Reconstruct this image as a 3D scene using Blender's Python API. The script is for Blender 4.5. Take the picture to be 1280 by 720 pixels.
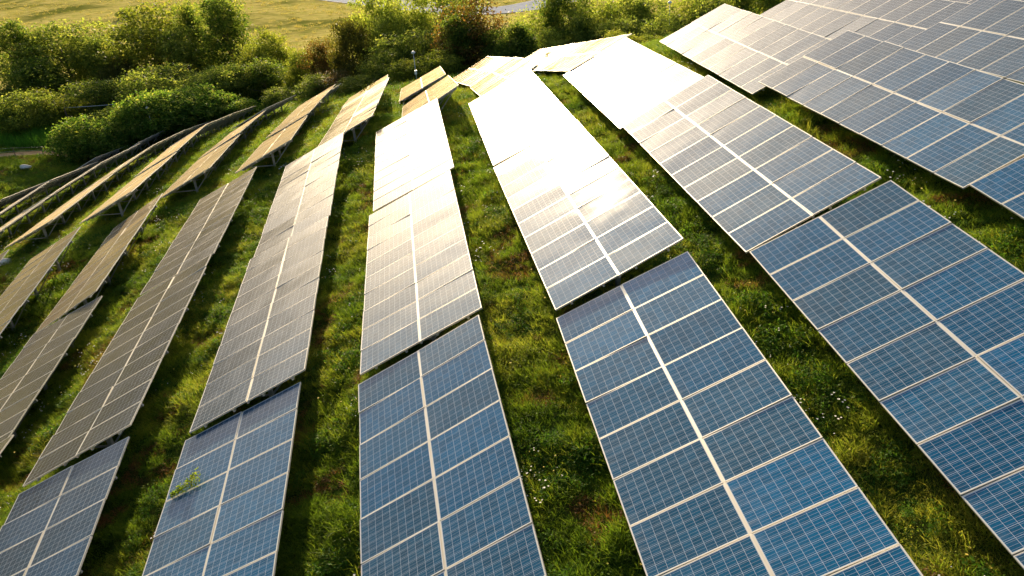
import bpy, math, random
import numpy as np
from mathutils import Vector, Matrix
R = math.radians
scene = bpy.context.scene
for o in list(bpy.data.objects): bpy.data.objects.remove(o)
# ---------------------------------------------------------------- camera
cam_d = bpy.data.cameras.new('camera'); cam = bpy.data.objects.new('camera', cam_d); scene.collection.objects.link(cam)
cam_d.sensor_width = 36.0; cam_d.lens = 922.42/1280*36; cam_d.clip_start = .1; cam_d.clip_end = 12000
_th, _ro = R(27.0), R(-4.664)
_F = Vector((0, math.cos(_th), -math.sin(_th))); _X = Vector((1,0,0)); _U = _X.cross(_F)
_X2 = math.cos(_ro)*_X + math.sin(_ro)*_U; _U2 = -math.sin(_ro)*_X + math.cos(_ro)*_U
cam.matrix_world = Matrix(((_X2.x,_U2.x,-_F.x,0),(_X2.y,_U2.y,-_F.y,0),(_X2.z,_U2.z,-_F.z,20.0),(0,0,0,1)))
scene.camera = cam
# ---------------------------------------------------------------- sky, sun, exposure
SUN_AZ, SUN_EL = -8.5, 15.0        # azimuth from +Y towards +X, elevation
world = bpy.data.worlds.new('World'); scene.world = world; world.use_nodes = True
nt = world.node_tree; bg = nt.nodes['Background']
sky = nt.nodes.new('ShaderNodeTexSky'); sky.sky_type = 'NISHITA'; sky.sun_disc = False
sky.sun_elevation = R(SUN_EL); sky.sun_rotation = R(SUN_AZ); sky.altitude = 100; sky.air_density = 1.0; sky.dust_density = 8.0; sky.ozone_density = 2.0
nt.links.new(sky.outputs[0], bg.inputs[0]); bg.inputs[1].default_value = 0.125
sun_d = bpy.data.lights.new('sun', 'SUN'); sun = bpy.data.objects.new('sun', sun_d); scene.collection.objects.link(sun)
sun_d.energy = 5.0; sun_d.angle = R(0.53); sun_d.color = (1.0, .79, .50)
_sd = Vector((math.sin(R(SUN_AZ))*math.cos(R(SUN_EL)), math.cos(R(SUN_AZ))*math.cos(R(SUN_EL)), math.sin(R(SUN_EL))))
sun.rotation_euler = (-_sd).to_track_quat('-Z', 'Y').to_euler()
vs = scene.view_settings; vs.view_transform = 'Standard'; vs.look = 'None'; vs.exposure = 0.94; vs.gamma = 1; vs.use_curve_mapping = False
scene.render.engine = 'CYCLES'
rng = np.random.default_rng(7); random.seed(7)
COL = scene.collection

# ---------------------------------------------------------------- helpers
def link(o, parent=None):
    COL.objects.link(o)
    if parent is not None: o.parent = parent
    return o
def tag(o, label=None, cat=None, group=None, kind=None):
    if label: o['label'] = label
    if cat: o['category'] = cat
    if group: o['group'] = group
    if kind: o['kind'] = kind
    return o
def mesh_np(name, V, Fc, mats=(), smooth=False, midx=None):
    """V (n,3) array, Fc (m,k) array of equal sized faces"""
    me = bpy.data.meshes.new(name); V = np.asarray(V, np.float32); Fc = np.asarray(Fc, np.int32)
    me.vertices.add(len(V)); me.vertices.foreach_set('co', V.ravel())
    k = Fc.shape[1]; me.loops.add(Fc.size); me.loops.foreach_set('vertex_index', Fc.ravel())
    me.polygons.add(len(Fc)); me.polygons.foreach_set('loop_start', np.arange(0, Fc.size, k, dtype=np.int32))
    if midx is not None: me.polygons.foreach_set('material_index', np.asarray(midx, np.int32))
    me.polygons.foreach_set('use_smooth', np.full(len(Fc), smooth))
    for m in mats: me.materials.append(m)
    me.update(calc_edges=True); me.validate(); return me
class MB:
    """collects simple solids into one mesh"""
    def __init__(s): s.v = []; s.f = []
    def add(s, V, F):
        b = len(s.v); s.v += [tuple(map(float, q)) for q in V]; s.f += [tuple(i+b for i in f) for f in F]; return s
    def box(s, a, b):
        x0,y0,z0 = a; x1,y1,z1 = b
        return s.add([(x0,y0,z0),(x1,y0,z0),(x1,y1,z0),(x0,y1,z0),(x0,y0,z1),(x1,y0,z1),(x1,y1,z1),(x0,y1,z1)],
                     [(0,3,2,1),(4,5,6,7),(0,1,5,4),(1,2,6,5),(2,3,7,6),(3,0,4,7)])
    def tube(s, pts, rad, n=8):
        pts = [Vector(p) for p in pts]; rings = []
        for i, p in enumerate(pts):
            d = (pts[min(i+1, len(pts)-1)]-pts[max(i-1, 0)]).normalized()
            a = d.orthogonal().normalized() if i == 0 else (pa - d*pa.dot(d)).normalized()
            pa = a; c = d.cross(a); r = rad[i] if hasattr(rad, '__len__') else rad
            rings.append([p + r*(math.cos(2*math.pi*k/n)*a + math.sin(2*math.pi*k/n)*c) for k in range(n)])
        V = [q for r_ in rings for q in r_]; F = []
        for i in range(len(rings)-1):
            for k in range(n): F.append((i*n+k, i*n+(k+1)%n, (i+1)*n+(k+1)%n, (i+1)*n+k))
        F.append(tuple(range(n-1, -1, -1))); F.append(tuple((len(rings)-1)*n+k for k in range(n)))
        return s.add(V, F)
    def mesh(s, name, mats=(), smooth=False):
        me = bpy.data.meshes.new(name); me.from_pydata(s.v, [], s.f)
        for m in mats: me.materials.append(m)
        if smooth:
            for p in me.polygons: p.use_smooth = True
        me.update(); return me
def obj(name, me, parent=None): return link(bpy.data.objects.new(name, me), parent)

# ---------------------------------------------------------------- materials
class NT:
    def __init__(s, name):
        s.m = bpy.data.materials.new(name); s.m.use_nodes = True; s.t = s.m.node_tree; s.t.nodes.clear()
        s.out = s.n('ShaderNodeOutputMaterial')
    def n(s, ty, **kw):
        q = s.t.nodes.new(ty)
        for k, v in kw.items(): setattr(q, k, v)
        return q
    def set(s, sock, v):
        if hasattr(v, 'is_linked') or isinstance(v, bpy.types.NodeSocket): s.t.links.new(v, sock)
        else:
            if isinstance(v, (tuple, list)) and len(v) == 3 and sock.type == 'RGBA': v = (*v, 1)
            sock.default_value = v
    def math(s, op, a, b=0.0, c=None, clamp=False):
        q = s.n('ShaderNodeMath', operation=op, use_clamp=clamp); s.set(q.inputs[0], a); s.set(q.inputs[1], b)
        if c is not None: s.set(q.inputs[2], c)
        return q.outputs[0]
    def mix(s, f, a, b, mode='MIX'):
        q = s.n('ShaderNodeMix', data_type='RGBA', blend_type=mode); s.set(q.inputs[0], f); s.set(q.inputs[6], a); s.set(q.inputs[7], b); return q.outputs[2]
    def noise(s, vec, scale, detail=3, rough=.55, dist=0.0, out='Fac'):
        q = s.n('ShaderNodeTexNoise'); s.set(q.inputs['Vector'], vec); q.inputs['Scale'].default_value = scale
        q.inputs['Detail'].default_value = detail; q.inputs['Roughness'].default_value = rough; q.inputs['Distortion'].default_value = dist
        return q.outputs[out]
    def ramp(s, f, stops, mode='LINEAR'):
        q = s.n('ShaderNodeValToRGB'); s.set(q.inputs[0], f); e = q.color_ramp.elements; q.color_ramp.interpolation = mode
        while len(e) < len(stops): e.new(.5)
        for el, (p, c) in zip(e, stops): el.position = p; el.color = (*c, 1) if len(c) == 3 else c
        return q.outputs[0]
    def bsdf(s, **kw):
        q = s.n('ShaderNodeBsdfPrincipled')
        for k, v in kw.items(): s.set(q.inputs[k.replace('_', ' ')], v)
        return q
    def step(s, v, lo, hi):  # works with lo > hi too     # smooth 0..1
        q = s.n('ShaderNodeMapRange', interpolation_type='SMOOTHSTEP'); s.set(q.inputs[0], v); q.inputs[1].default_value = lo; q.inputs[2].default_value = hi; return q.outputs[0]
    def surf(s, sh): s.t.links.new(sh, s.out.inputs['Surface']); return s.m
    def pos(s): return s.n('ShaderNodeNewGeometry').outputs['Position']
    def rnd(s): return s.n('ShaderNodeObjectInfo').outputs['Random']

PLEN, PWID = 1.64, 0.99            # one module: long side across the array, short side along the row
def mat_cells():
    t = NT('polycrystalline_cells'); co = t.n('ShaderNodeTexCoord').outputs['Object']
    sp = t.n('ShaderNodeSeparateXYZ'); t.set(sp.inputs[0], co); x, y = sp.outputs[0], sp.outputs[1]
    cw, cl = (PWID-.046)/6, (PLEN-.046)/10
    def grid(v, pitch, width, off=0.0):     # 1 on a line of given width
        f = t.math('FRACT', t.math('ADD', t.math('DIVIDE', v, pitch), off+100.0))
        d = t.math('ABSOLUTE', t.math('SUBTRACT', f, .5)); return t.math('GREATER_THAN', d, .5-width/pitch/2)
    gx = grid(x, cl, .0046, 0.0); gy = grid(y, cw, .0046, 0.0)
    bus = grid(y, cw/3, .0036, .5)
    ax = t.math('GREATER_THAN', t.math('ABSOLUTE', x), (PLEN-.046)/2); ay = t.math('GREATER_THAN', t.math('ABSOLUTE', y), (PWID-.046)/2)
    gap = t.math('MAXIMUM', t.math('MAXIMUM', gx, gy), t.math('MAXIMUM', ax, ay))
    rnd = t.rnd()
    # every cell is its own cut of silicon: a slightly different blue
    cx = t.math('FLOOR', t.math('ADD', t.math('DIVIDE', x, cl), 50.0)); cy = t.math('FLOOR', t.math('ADD', t.math('DIVIDE', y, cw), 50.0))
    cv = t.n('ShaderNodeCombineXYZ'); t.set(cv.inputs[0], cx); t.set(cv.inputs[1], cy); t.set(cv.inputs[2], t.math('MULTIPLY', rnd, 97.0))
    wn = t.n('ShaderNodeTexWhiteNoise', noise_dimensions='3D'); t.set(wn.inputs['Vector'], cv.outputs[0])
    base = t.ramp(rnd, [(0, (.001,.070,.155)), (.35, (.001,.090,.200)), (.6, (.004,.078,.16)), (.8, (.009,.070,.13)), (1, (.001,.108,.24))])
    vo = t.n('ShaderNodeTexVoronoi'); t.set(vo.inputs['Vector'], co); vo.inputs['Scale'].default_value = 55
    sepc = t.n('ShaderNodeSeparateColor'); t.set(sepc.inputs[0], vo.outputs['Color'])
    br = t.math('MULTIPLY_ADD', wn.outputs['Value'], .30, .72); br = t.math('MULTIPLY_ADD', sepc.outputs[0], .30, br)
    brc = t.n('ShaderNodeCombineColor'); [t.set(brc.inputs[i], br) for i in range(3)]
    # the blue is a thin anti-reflection film: it turns slate grey when looked at obliquely
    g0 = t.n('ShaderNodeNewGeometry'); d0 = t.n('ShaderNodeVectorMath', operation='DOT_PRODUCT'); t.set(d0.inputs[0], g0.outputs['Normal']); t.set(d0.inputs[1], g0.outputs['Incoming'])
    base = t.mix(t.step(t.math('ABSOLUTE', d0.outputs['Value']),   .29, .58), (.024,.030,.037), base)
    cell = t.mix(1.0, base, brc.outputs[0], 'MULTIPLY')
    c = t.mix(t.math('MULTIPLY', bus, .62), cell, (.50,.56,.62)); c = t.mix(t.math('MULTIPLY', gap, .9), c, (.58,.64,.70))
    # thin film of dust, heavier on some modules and towards their low edge
    dn = t.noise(t.pos(), 1.3, 4, .6); dust = t.math('MULTIPLY', t.step(dn, .35, .8), t.math('MULTIPLY_ADD', rnd, .05, .01))
    mp = t.n('ShaderNodeMapping'); t.set(mp.inputs[0], t.pos()); mp.inputs['Scale'].default_value = (1.2, 9.0, 1.2)
    low = t.math('MULTIPLY', t.step(x, -.45, -PLEN/2), t.step(t.noise(mp.outputs[0], 1.6, 4, .65), .42, .72))
    dust = t.math('ADD', dust, t.math('MULTIPLY', low, t.math('MULTIPLY_ADD', rnd, .16, .05)), clamp=True)
    c = t.mix(dust, c, (.42,.38,.32))
    r = t.math('MULTIPLY_ADD', t.noise(t.pos(), .8, 2), .03, t.math('MULTIPLY_ADD', rnd, .03, .20))
    b = t.n('ShaderNodeBsdfDiffuse'); t.set(b.inputs['Color'], c)
    # toughened glass is never quite flat: each pane bows a little
    of = t.n('ShaderNodeVectorMath', operation='MULTIPLY_ADD'); t.set(of.inputs[0], co); of.inputs[1].default_value = (1,1,1)
    cr = t.n('ShaderNodeCombineXYZ'); t.set(cr.inputs[2], t.math('MULTIPLY', rnd, 231.0)); t.set(of.inputs[2], cr.outputs[0])
    bow = t.noise(of.outputs[0], .9, 1, .4); bp = t.n('ShaderNodeBump'); bp.inputs['Strength'].default_value = 1.0; bp.inputs['Distance'].default_value = .026; t.set(bp.inputs['Height'], bow)
    gl = t.n('ShaderNodeBsdfAnisotropic', distribution='BECKMANN'); gl.inputs['Color'].default_value = (1,1,1,1); t.set(gl.inputs['Roughness'], r); t.set(gl.inputs['Normal'], bp.outputs[0])
    fr = t.n('ShaderNodeFresnel'); fr.inputs['IOR'].default_value = 1.5
    mx = t.n('ShaderNodeMixShader'); t.set(mx.inputs[0], t.math('MULTIPLY', fr.outputs[0], .85)); t.t.links.new(b.outputs[0], mx.inputs[1]); t.t.links.new(gl.outputs[0], mx.inputs[2])
    # dust film: its path through the film grows towards grazing view, and it glows against the low sun
    ge = t.n('ShaderNodeNewGeometry'); dt = t.n('ShaderNodeVectorMath', operation='DOT_PRODUCT'); t.set(dt.inputs[0], ge.outputs['Normal']); t.set(dt.inputs[1], ge.outputs['Incoming'])
    cs = t.math('MAXIMUM', t.math('ABSOLUTE', dt.outputs['Value']), .02)
    op = t.math('SUBTRACT', 1.0, t.math('EXPONENT', t.math('DIVIDE', t.math('MULTIPLY_ADD', rnd, -.0008, -.0032), t.math('MULTIPLY', cs, cs))))
    sh = t.n('ShaderNodeBsdfSheen'); sh.inputs['Color'].default_value = (1.0,.80,.46,1); sh.inputs['Roughness'].default_value = .28
    fs = t.n('ShaderNodeBsdfAnisotropic', distribution='GGX'); fs.inputs['Color'].default_value = (1.0,.74,.36,1); fs.inputs['Roughness'].default_value = .6
    m3 = t.n('ShaderNodeMixShader'); m3.inputs[0].default_value = .12; t.t.links.new(sh.outputs[0], m3.inputs[1]); t.t.links.new(fs.outputs[0], m3.inputs[2])
    m2 = t.n('ShaderNodeMixShader'); t.set(m2.inputs[0], op); t.t.links.new(mx.outputs[0], m2.inputs[1]); t.t.links.new(m3.outputs[0], m2.inputs[2])
    return t.surf(m2.outputs[0])
def mat_simple(name, col, rough=.5, metal=0.0, var=.15, sc=6.0, bump=0.0):
    t = NT(name); n = t.noise(t.n('ShaderNodeTexCoord').outputs['Object'], sc, 4)
    c = t.mix(t.math('MULTIPLY', n, 1.0), tuple(k*(1-var) for k in col), tuple(min(1, k*(1+var)) for k in col))
    b = t.bsdf(Base_Color=c, Roughness=rough, Metallic=metal)
    if bump:
        bp = t.n('ShaderNodeBump'); bp.inputs['Strength'].default_value = bump; t.set(bp.inputs['Height'], n); t.set(b.inputs['Normal'], bp.outputs[0])
    return t.surf(b.outputs[0])
M_CELL = mat_cells()
M_FRAME = mat_simple('anodised_aluminium', (.74,.69,.58), .38, .35, .05)
M_BACK = mat_simple('white_backsheet', (.45,.46,.47), .6)
M_STEEL = mat_simple('galvanised_steel', (.42,.42,.41), .5, .5, .2)
M_RAIL = mat_simple('aluminium_rail', (.72,.67,.57), .4, .4, .08)
def mat_leafy(name, cols, trans=.42, ground_noise=None, isl=True, rough=.55):
    """foliage: each leaf or blade its own tone, lets the low sun through"""
    t = NT(name); g = t.n('ShaderNodeNewGeometry'); 
    r1 = g.outputs['Random Per Island'] if isl else t.rnd(); p = g.outputs['Position']
    f = t.math('ADD', t.math('MULTIPLY', r1, .45), t.math('MULTIPLY', t.step(t.noise(p, ground_noise or .55, 3), .3, .7), .55))
    k = len(cols); c = t.ramp(f, [(.06+.88*i/(k-1), cc) for i, cc in enumerate(cols)])
    d = t.bsdf(Base_Color=c, Roughness=rough); d.inputs['Specular IOR Level'].default_value = .06
    tr = t.n('ShaderNodeBsdfTranslucent'); t.set(tr.inputs[0], t.mix(1.0, c, (2.3,2.2,1.15), 'MULTIPLY'))
    mx = t.n('ShaderNodeMixShader'); mx.inputs[0].default_value = trans
    t.t.links.new(d.outputs[0], mx.inputs[1]); t.t.links.new(tr.outputs[0], mx.inputs[2]); return t.surf(mx.outputs[0])

# ---------------------------------------------------------------- surveyed array positions: name, centre x y z, yaw, slope, tilt
TABLES = [
 ('T4', -42.151, 53.137, 1.571, 6.23, -2.05, 24.6),
 ('T5', -43.109, 63.404, 0.683, 7.26, -8.18, 24.58),
 ('U4', -37.735, 53.557, 2.733, 6.23, -2.05, 24.6),
 ('U5', -38.863, 63.734, 1.839, 7.26, -8.18, 24.58),
 ('U6', -40.264, 73.71, 0.789, 7.26, -8.18, 24.58),
 ('V3', -32.101, 43.845, 4.409, 5.91, -2.16, 24.57),
 ('V4', -33.318, 53.977, 3.894, 7.5, -4.0, 24.6),
 ('V5', -34.617, 64.063, 2.996, 6.91, -6.32, 24.62),
 ('V6', -36.018, 74.04, 1.946, 6.91, -6.32, 24.62),
 ('W3', -27.906, 32.281, 4.245, 3.8, 10.12, 25.09),
 ('W4', -27.523, 44.416, 5.558, 7.16, -2.92, 23.74),
 ('W5', -28.837, 54.502, 4.955, 7.35, -4.05, 24.6),
 ('W6', -30.238, 64.478, 3.905, 7.45, -7.18, 24.61),
 ('W7', -31.307, 74.538, 2.522, 4.92, -8.28, 24.61),
 ('X3', -22.367, 30.099, 6.204, 4.85, 6.64, 26.45),
 ('X4', -21.872, 42.536, 7.255, 8.38, -3.89, 24.6),
 ('X5', -23.415, 52.672, 6.63, 8.45, -3.7, 24.6),
 ('X6', -24.93, 62.651, 5.516, 6.82, -8.11, 24.59),
 ('X7', -25.989, 72.743, 4.026, 5.86, -8.86, 24.58),
 ('Y1', -15.258, 12.036, 7.234, 6.84, -0.51, 24.64),
 ('Y2', -16.929, 21.002, 6.891, 6.43, 2.98, 23.87),
 ('Y3', -18.277, 31.261, 7.425, 6.16, 3.19, 28.93),
 ('Y4', -17.775, 43.239, 7.95, 8.16, -4.23, 24.35),
 ('Y5', -19.044, 53.356, 7.231, 5.68, -4.51, 25.73),
 ('Y6', -19.643, 63.531, 6.414, 0.9, -6.49, 24.67),
 ('Z1', -10.515, 9.711, 8.102, 7.52, 5.67, 22.96),
 ('Z2', -11.762, 19.868, 8.845, 6.88, 1.09, 24.55),
 ('Z3', -12.924, 30.124, 9.027, 6.23, 1.21, 23.76),
 ('Z4', -12.741, 41.671, 9.349, 8.18, -6.08, 24.04),
 ('Z5', -13.463, 51.969, 8.79, 0.54, -1.32, 24.54),
 ('Z6', -14.706, 61.709, 7.461, 4.45, -6.69, 24.36),
 ('A1', -6.195, 9.858, 9.3, 6.57, 4.34, 22.51),
 ('A2', -7.267, 19.93, 9.991, 7.21, 0.92, 23.14),
 ('A3', -8.399, 30.084, 10.27, 6.2, 2.49, 24.19),
 ('A4', -7.748, 40.981, 10.88, 1.62, -0.61, 25.59),
 ('A5', -8.738, 51.14, 9.928, 7.38, -8.3, 24.39),
 ('B1', -1.592, 9.646, 10.665, 7.94, 5.47, 26.69),
 ('B2', -2.787, 19.848, 11.337, 6.28, 0.99, 23.98),
 ('B3', -3.763, 30.023, 11.627, 6.37, 1.62, 22.81),
 ('B4', -3.734, 40.591, 11.381, 6.02, -7.78, 26.86),
 ('B5', -4.951, 50.754, 10.201, 5.68, -6.96, 23.78),
 ('C1', 2.962, 9.787, 11.891, 5.77, 4.82, 23.63),
 ('C2', 1.819, 19.996, 12.626, 7.13, 1.69, 24.3),
 ('C3', 0.68, 30.429, 12.68, 5.9, -0.09, 23.5),
 ('C4', 0.381, 40.956, 12.067, 5.56, -8.0, 27.1),
 ('C5', -0.939, 51.142, 10.599, 10.63, -8.09, 24.37),
 ('D1', 7.349, 9.797, 13.093, 6.34, 5.79, 23.76),
 ('D2', 6.251, 20.101, 13.694, 6.16, 2.1, 25.45),
 ('D3', 5.142, 30.124, 13.765, 5.46, -0.3, 25.46),
 ('D4', 4.558, 40.122, 13.012, 4.7, -10.1, 24.58),
 ('D5', 3.025, 49.994, 11.223, 12.94, -10.29, 22.92),
 ('E1', 12.059, 10.015, 14.198, 5.44, 5.6, 24.65),
 ('E2', 10.906, 20.131, 14.792, 6.6, 2.1, 24.82),
 ('E3', 9.645, 30.113, 14.734, 5.76, 1.72, 24.63),
 ('F1', 16.736, 10.401, 15.001, 6.72, 5.6, 24.83),
 ('F2', 15.582, 20.517, 15.595, 6.72, 0.65, 24.83),
 ('F3', 14.306, 30.78, 15.417, 6.81, 0.52, 23.93),
 ('G2', 20.258, 20.903, 16.398, 6.84, -0.8, 24.84),
 ('G3', 18.966, 31.447, 16.099, 7.87, -0.68, 23.23),
]
TREES = [
 ('dark', -65.8, 108.0, 10.5, 9.8),
 ('mid', -60.2, 110.0, 9.2, 12.8),
 ('dark', -60.7, 102.0, 6.3, 10.1),
 ('mid', -55.3, 109.0, 7.1, 8.7),
 ('olive', -50.9, 106.0, 5.3, 7.0),
 ('gold', -47.9, 111.0, 10.2, 14.0),
 ('mid', -42.6, 108.0, 7.9, 9.9),
 ('dark', -36.0, 107.0, 11.3, 10.5),
 ('dark', -42.1, 111.0, 9.8, 4.4),
 ('mid', -40.1, 94.0, 5.7, 9.6),
 ('gold', -29.7, 96.0, 6.1, 5.7),
 ('gold', -28.8, 100.0, 7.1, 6.5),
 ('dark', -26.5, 88.0, 4.9, 7.1),
 ('dark', -30.7, 90.0, 4.8, 6.8),
 ('mid', -54.0, 86.0, 4.9, 6.4),
 ('gold', -53.3, 90.0, 4.0, 7.5),
 ('dark', -47.5, 92.0, 4.5, 8.9),
 ('rust', -18.4, 82.0, 5.8, 4.5),
 ('olive', -14.3, 78.0, 6.7, 5.0),
 ('yellow', -12.8, 84.0, 9.8, 6.3),
 ('yellow', -8.8, 80.0, 9.4, 6.6),
 ('yellow', -5.2, 80.0, 9.4, 7.5),
 ('mid', -7.0, 72.0, 4.8, 6.8),
 ('mid', -10.1, 72.0, 3.2, 5.2),
 ('gold', -21.7, 86.0, 5.5, 4.5),
 ('rust', -15.4, 74.0, 2.1, 4.8),
 ('rust', -1.5, 69.0, 6.5, 7.2),
 ('dark', -3.1, 67.0, 4.8, 4.2),
 ('dark', -0.1, 66.0, 3.9, 3.8),
 ('cone', 2.2, 64.0, 4.1, 4.6),
 ('yellow', 3.7, 70.0, 5.3, 5.0),
 ('dark', 6.5, 70.0, 7.6, 5.4),
 ('yellow', 4.8, 66.0, 3.4, 4.1),
 ('yellow', 9.3, 70.0, 6.9, 6.0),
 ('mid', 7.7, 67.0, 4.8, 4.2),
 ('yellow', 11.6, 68.0, 6.3, 5.5),
 ('mid', 13.5, 66.0, 6.1, 5.0),
 ('mid', 11.2, 62.0, 3.9, 4.5),
 ('mid', 13.6, 60.0, 3.7, 4.0),
 ('yellow', 16.2, 64.0, 5.6, 4.3),
 ('mid', 17.4, 62.0, 5.6, 4.6),
 ('dark', 21.0, 66.0, 6.5, 5.1),
 ('dark', 24.0, 68.0, 6.9, 5.1),
 ('mid', 27.1, 70.0, 7.4, 5.3),
 ('dark', 1.6, 64.0, 2.6, 3.5),
]
BUSHES = [
 ('hedge', -37.9, 83.0, 4.3, 6.5),
 ('hedge', -34.1, 83.0, 4.1, 6.4),
 ('hedge', -29.8, 81.0, 3.3, 4.5),
 ('bush', -41.8, 84.0, 3.8, 5.9),
 ('scrub', -53.3, 96.0, 3.0, 9.4),
 ('scrub', -62.4, 100.0, 3.9, 11.7),
 ('scrub', -32.0, 96.0, 2.8, 8.7),
 ('bush', -26.3, 92.0, 3.2, 6.8),
 ('scrub', -39.9, 97.0, 3.5, 9.0),
 ('scrub', -47.9, 98.0, 3.6, 9.3),
 ('shrub', -4.1, 72.0, 3.5, 4.5),
 ('shrub', -11.8, 76.0, 2.0, 4.8),
 ('shrub', -15.4, 78.0, 2.2, 5.0),
 ('shrub', 5.6, 72.0, 4.1, 5.1),
 ('shrub', 9.6, 68.0, 4.2, 4.3),
 ('shrub', 1.9, 72.0, 4.0, 4.5),
 ('shrub', 16.5, 62.0, 4.1, 3.7),
 ('shrub', 20.3, 64.0, 4.9, 4.2),
 ('hedge', -37.9, 79.0, 5.1, 5.0),
 ('hedge', -34.8, 80.0, 4.4, 7.0),
 ('hedge', -31.5, 81.0, 4.5, 6.5),
 ('hedge', -43.8, 78.0, 4.7, 5.6),
 ('hedge', -40.8, 78.0, 4.5, 5.8),
 ('hedge', -27.0, 80.0, 2.5, 3.9),
 ('bush', -17.3, 74.0, 2.3, 4.3),
 ('shrub', -12.4, 70.0, 1.5, 4.5),
 ('shrub', -7.7, 66.0, 2.2, 3.4),
 ('shrub', -4.6, 65.0, 2.5, 3.7),
 ('bush', -22.8, 80.0, 2.3, 4.1),
 ('bush', -40.2, 88.0, 5.3, 6.9),
 ('bush', -32.3, 87.0, 5.0, 5.8),
 ('shrub', 9.2, 56.0, 2.2, 2.7),
 ('shrub', 11.3, 55.0, 1.7, 2.4),
 ('scrub', -95.7, 210, 2.4, 4.5),
 ('scrub', 22, 205, 4, 9),
 ('scrub', -12, 215, 5, 10),
 ('scrub', 4, 225, 6, 12),
]

# ================================================================ ground
def table_axes(yw, pt, tl):
    yw, pt, tl = R(yw), R(pt), R(tl)
    e = np.array([math.cos(yw), math.sin(yw), 0]); u = np.array([-math.sin(yw)*math.cos(pt), math.cos(yw)*math.cos(pt), math.sin(pt)])
    v = np.cross(e, u); w = math.cos(tl)*e + math.sin(tl)*v
    return u, w, np.cross(w, u)
# ---- terrain: a smooth surface through the feet of the arrays and surveyed points beyond them
def plain(x, y):
    return 0.6 + 0.035*np.maximum(0, y-170)*np.clip((-x+10)/80, 0, 1) + 0.6*np.sin(x/37.0)*np.sin(y/41.0+1)
EXTRA = [(-47,75,.9),(-36,79,2.3),(-55,100,.6),(-45,100,.6),(-30,95,1.0),(-20,85,2.4),(-16,75,5.0),(-6.4,63,7.8),(-1,66,7.1),(6,64,7.6),
 (-70,60,-1.5),(-60,45,1.5),(-52,30,3.6),(-42,20,5.2),(-30,5,7.5),(-75,80,-.5),(-70,100,.3),(-48,60,1.8),
 (9,41,13.0),(8.7,47,11.8),(14,60,8.0),(22,55,9.5),(30,45,12.5),(40,55,10.0),(40,20,19.0),(32,8,19.8),(45,0,21.5),(30,70,5),(10,80,3.3),(-5,85,2.2),(45,80,3.5),
 (0,110,1.0),(30,110,1.2),(55,110,1.4),(-30,115,.5),(-60,120,.5),(-85,120,.5),(-88,60,-1.0),(-85,20,2.5)]
def tps_fit(P, z, lam):
    n = len(P); d = np.linalg.norm(P[:,None]-P[None], axis=2)
    K = np.where(d > 0, d*d*np.log(np.maximum(d, 1e-9)), 0) + lam*np.eye(n)
    Q = np.hstack([np.ones((n,1)), P]); A = np.block([[K, Q],[Q.T, np.zeros((3,3))]])
    return np.linalg.solve(A, np.concatenate([z, np.zeros(3)]))
_pts = []
for _nm, _x, _y, _z, _yw, _pt, _tl in TABLES:
    _u, _w, _n = table_axes(_yw, _pt, _tl)
    for _a, _c in ((-1.3, -.70), (1.3, -1.25)):
        for _b in (-4.2, 0, 4.2):
            _q = np.array([_x,_y,_z]) + _a*_w + _b*_u
            _pts.append((_q[0], _q[1], _q[2]+_c))
_pts += EXTRA
_pts = np.array(_pts); TP = _pts[:, :2]; TC = tps_fit(TP, _pts[:, 2], 6.0)
def ground(x, y):
    x = np.atleast_1d(np.asarray(x, float)); y = np.atleast_1d(np.asarray(y, float)); out = np.zeros(len(x))
    for i in range(0, len(x), 20000):
        q = np.stack([np.clip(x[i:i+20000], -92, 60), np.clip(y[i:i+20000], -14, 122)], 1)
        d = np.linalg.norm(q[:,None]-TP[None], axis=2)
        out[i:i+20000] = np.where(d > 0, d*d*np.log(np.maximum(d, 1e-9)), 0)@TC[:-3] + TC[-3] + q@TC[-2:]
    s = lambda t: np.clip(t, 0, 1)**2*(3-2*np.clip(t, 0, 1))
    w = s((y-100)/18)
    w = np.maximum(w, s((-x-70)/20)*s((y-20)/60))
    return out*(1-w) + plain(x, y)*w

def hills(x, y):       # beyond the plain
    d = np.hypot(x, y); az = np.degrees(np.arctan2(-x, y)); sm = lambda t: np.clip(t, 0, 1)**2*(3-2*np.clip(t, 0, 1))
    el = 1.2 + 5.6*sm((az-17)/16) + 1.6*sm((az-42)/20) - 5*sm((az-85)/30) + .9*sm((-az-5)/40)*2 + .5*np.sin(az*.35) + .35*np.sin(az*.9+1)
    el = np.where(np.abs(az) > 120, 2.0, el)
    return sm((d-700)/2300)*np.tan(np.radians(el))*3000
def bumps(x, y):
    return .08*np.sin(x*1.9+1.3*np.sin(y*1.1))*np.sin(y*1.6+np.cos(x*.9)) + .05*np.sin(x*4.1+y*2.3)*np.cos(y*3.7-x*1.4)
def gz(x, y): return float(ground(x, y)[0])
gx = np.concatenate([-np.geomspace(6000, 95, 60)[:-1], np.linspace(-95, -50, 60)[:-1], np.linspace(-50, 40, 200)[:-1], np.linspace(40, 62, 25), np.geomspace(66, 6000, 50)])
gy = np.concatenate([-np.geomspace(3000, 20, 12), np.linspace(-14, 90, 230), np.linspace(92, 240, 75), np.geomspace(250, 9000, 60)])
GX, GY = np.meshgrid(gx, gy); fx, fy = GX.ravel(), GY.ravel(); fz = ground(fx, fy) + hills(fx, fy) + bumps(fx, fy)*(np.hypot(fx, fy) < 150)
nx, ny = len(gx), len(gy); ii = (np.arange(ny-1)[:,None]*nx + np.arange(nx-1)[None]).ravel()
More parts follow.
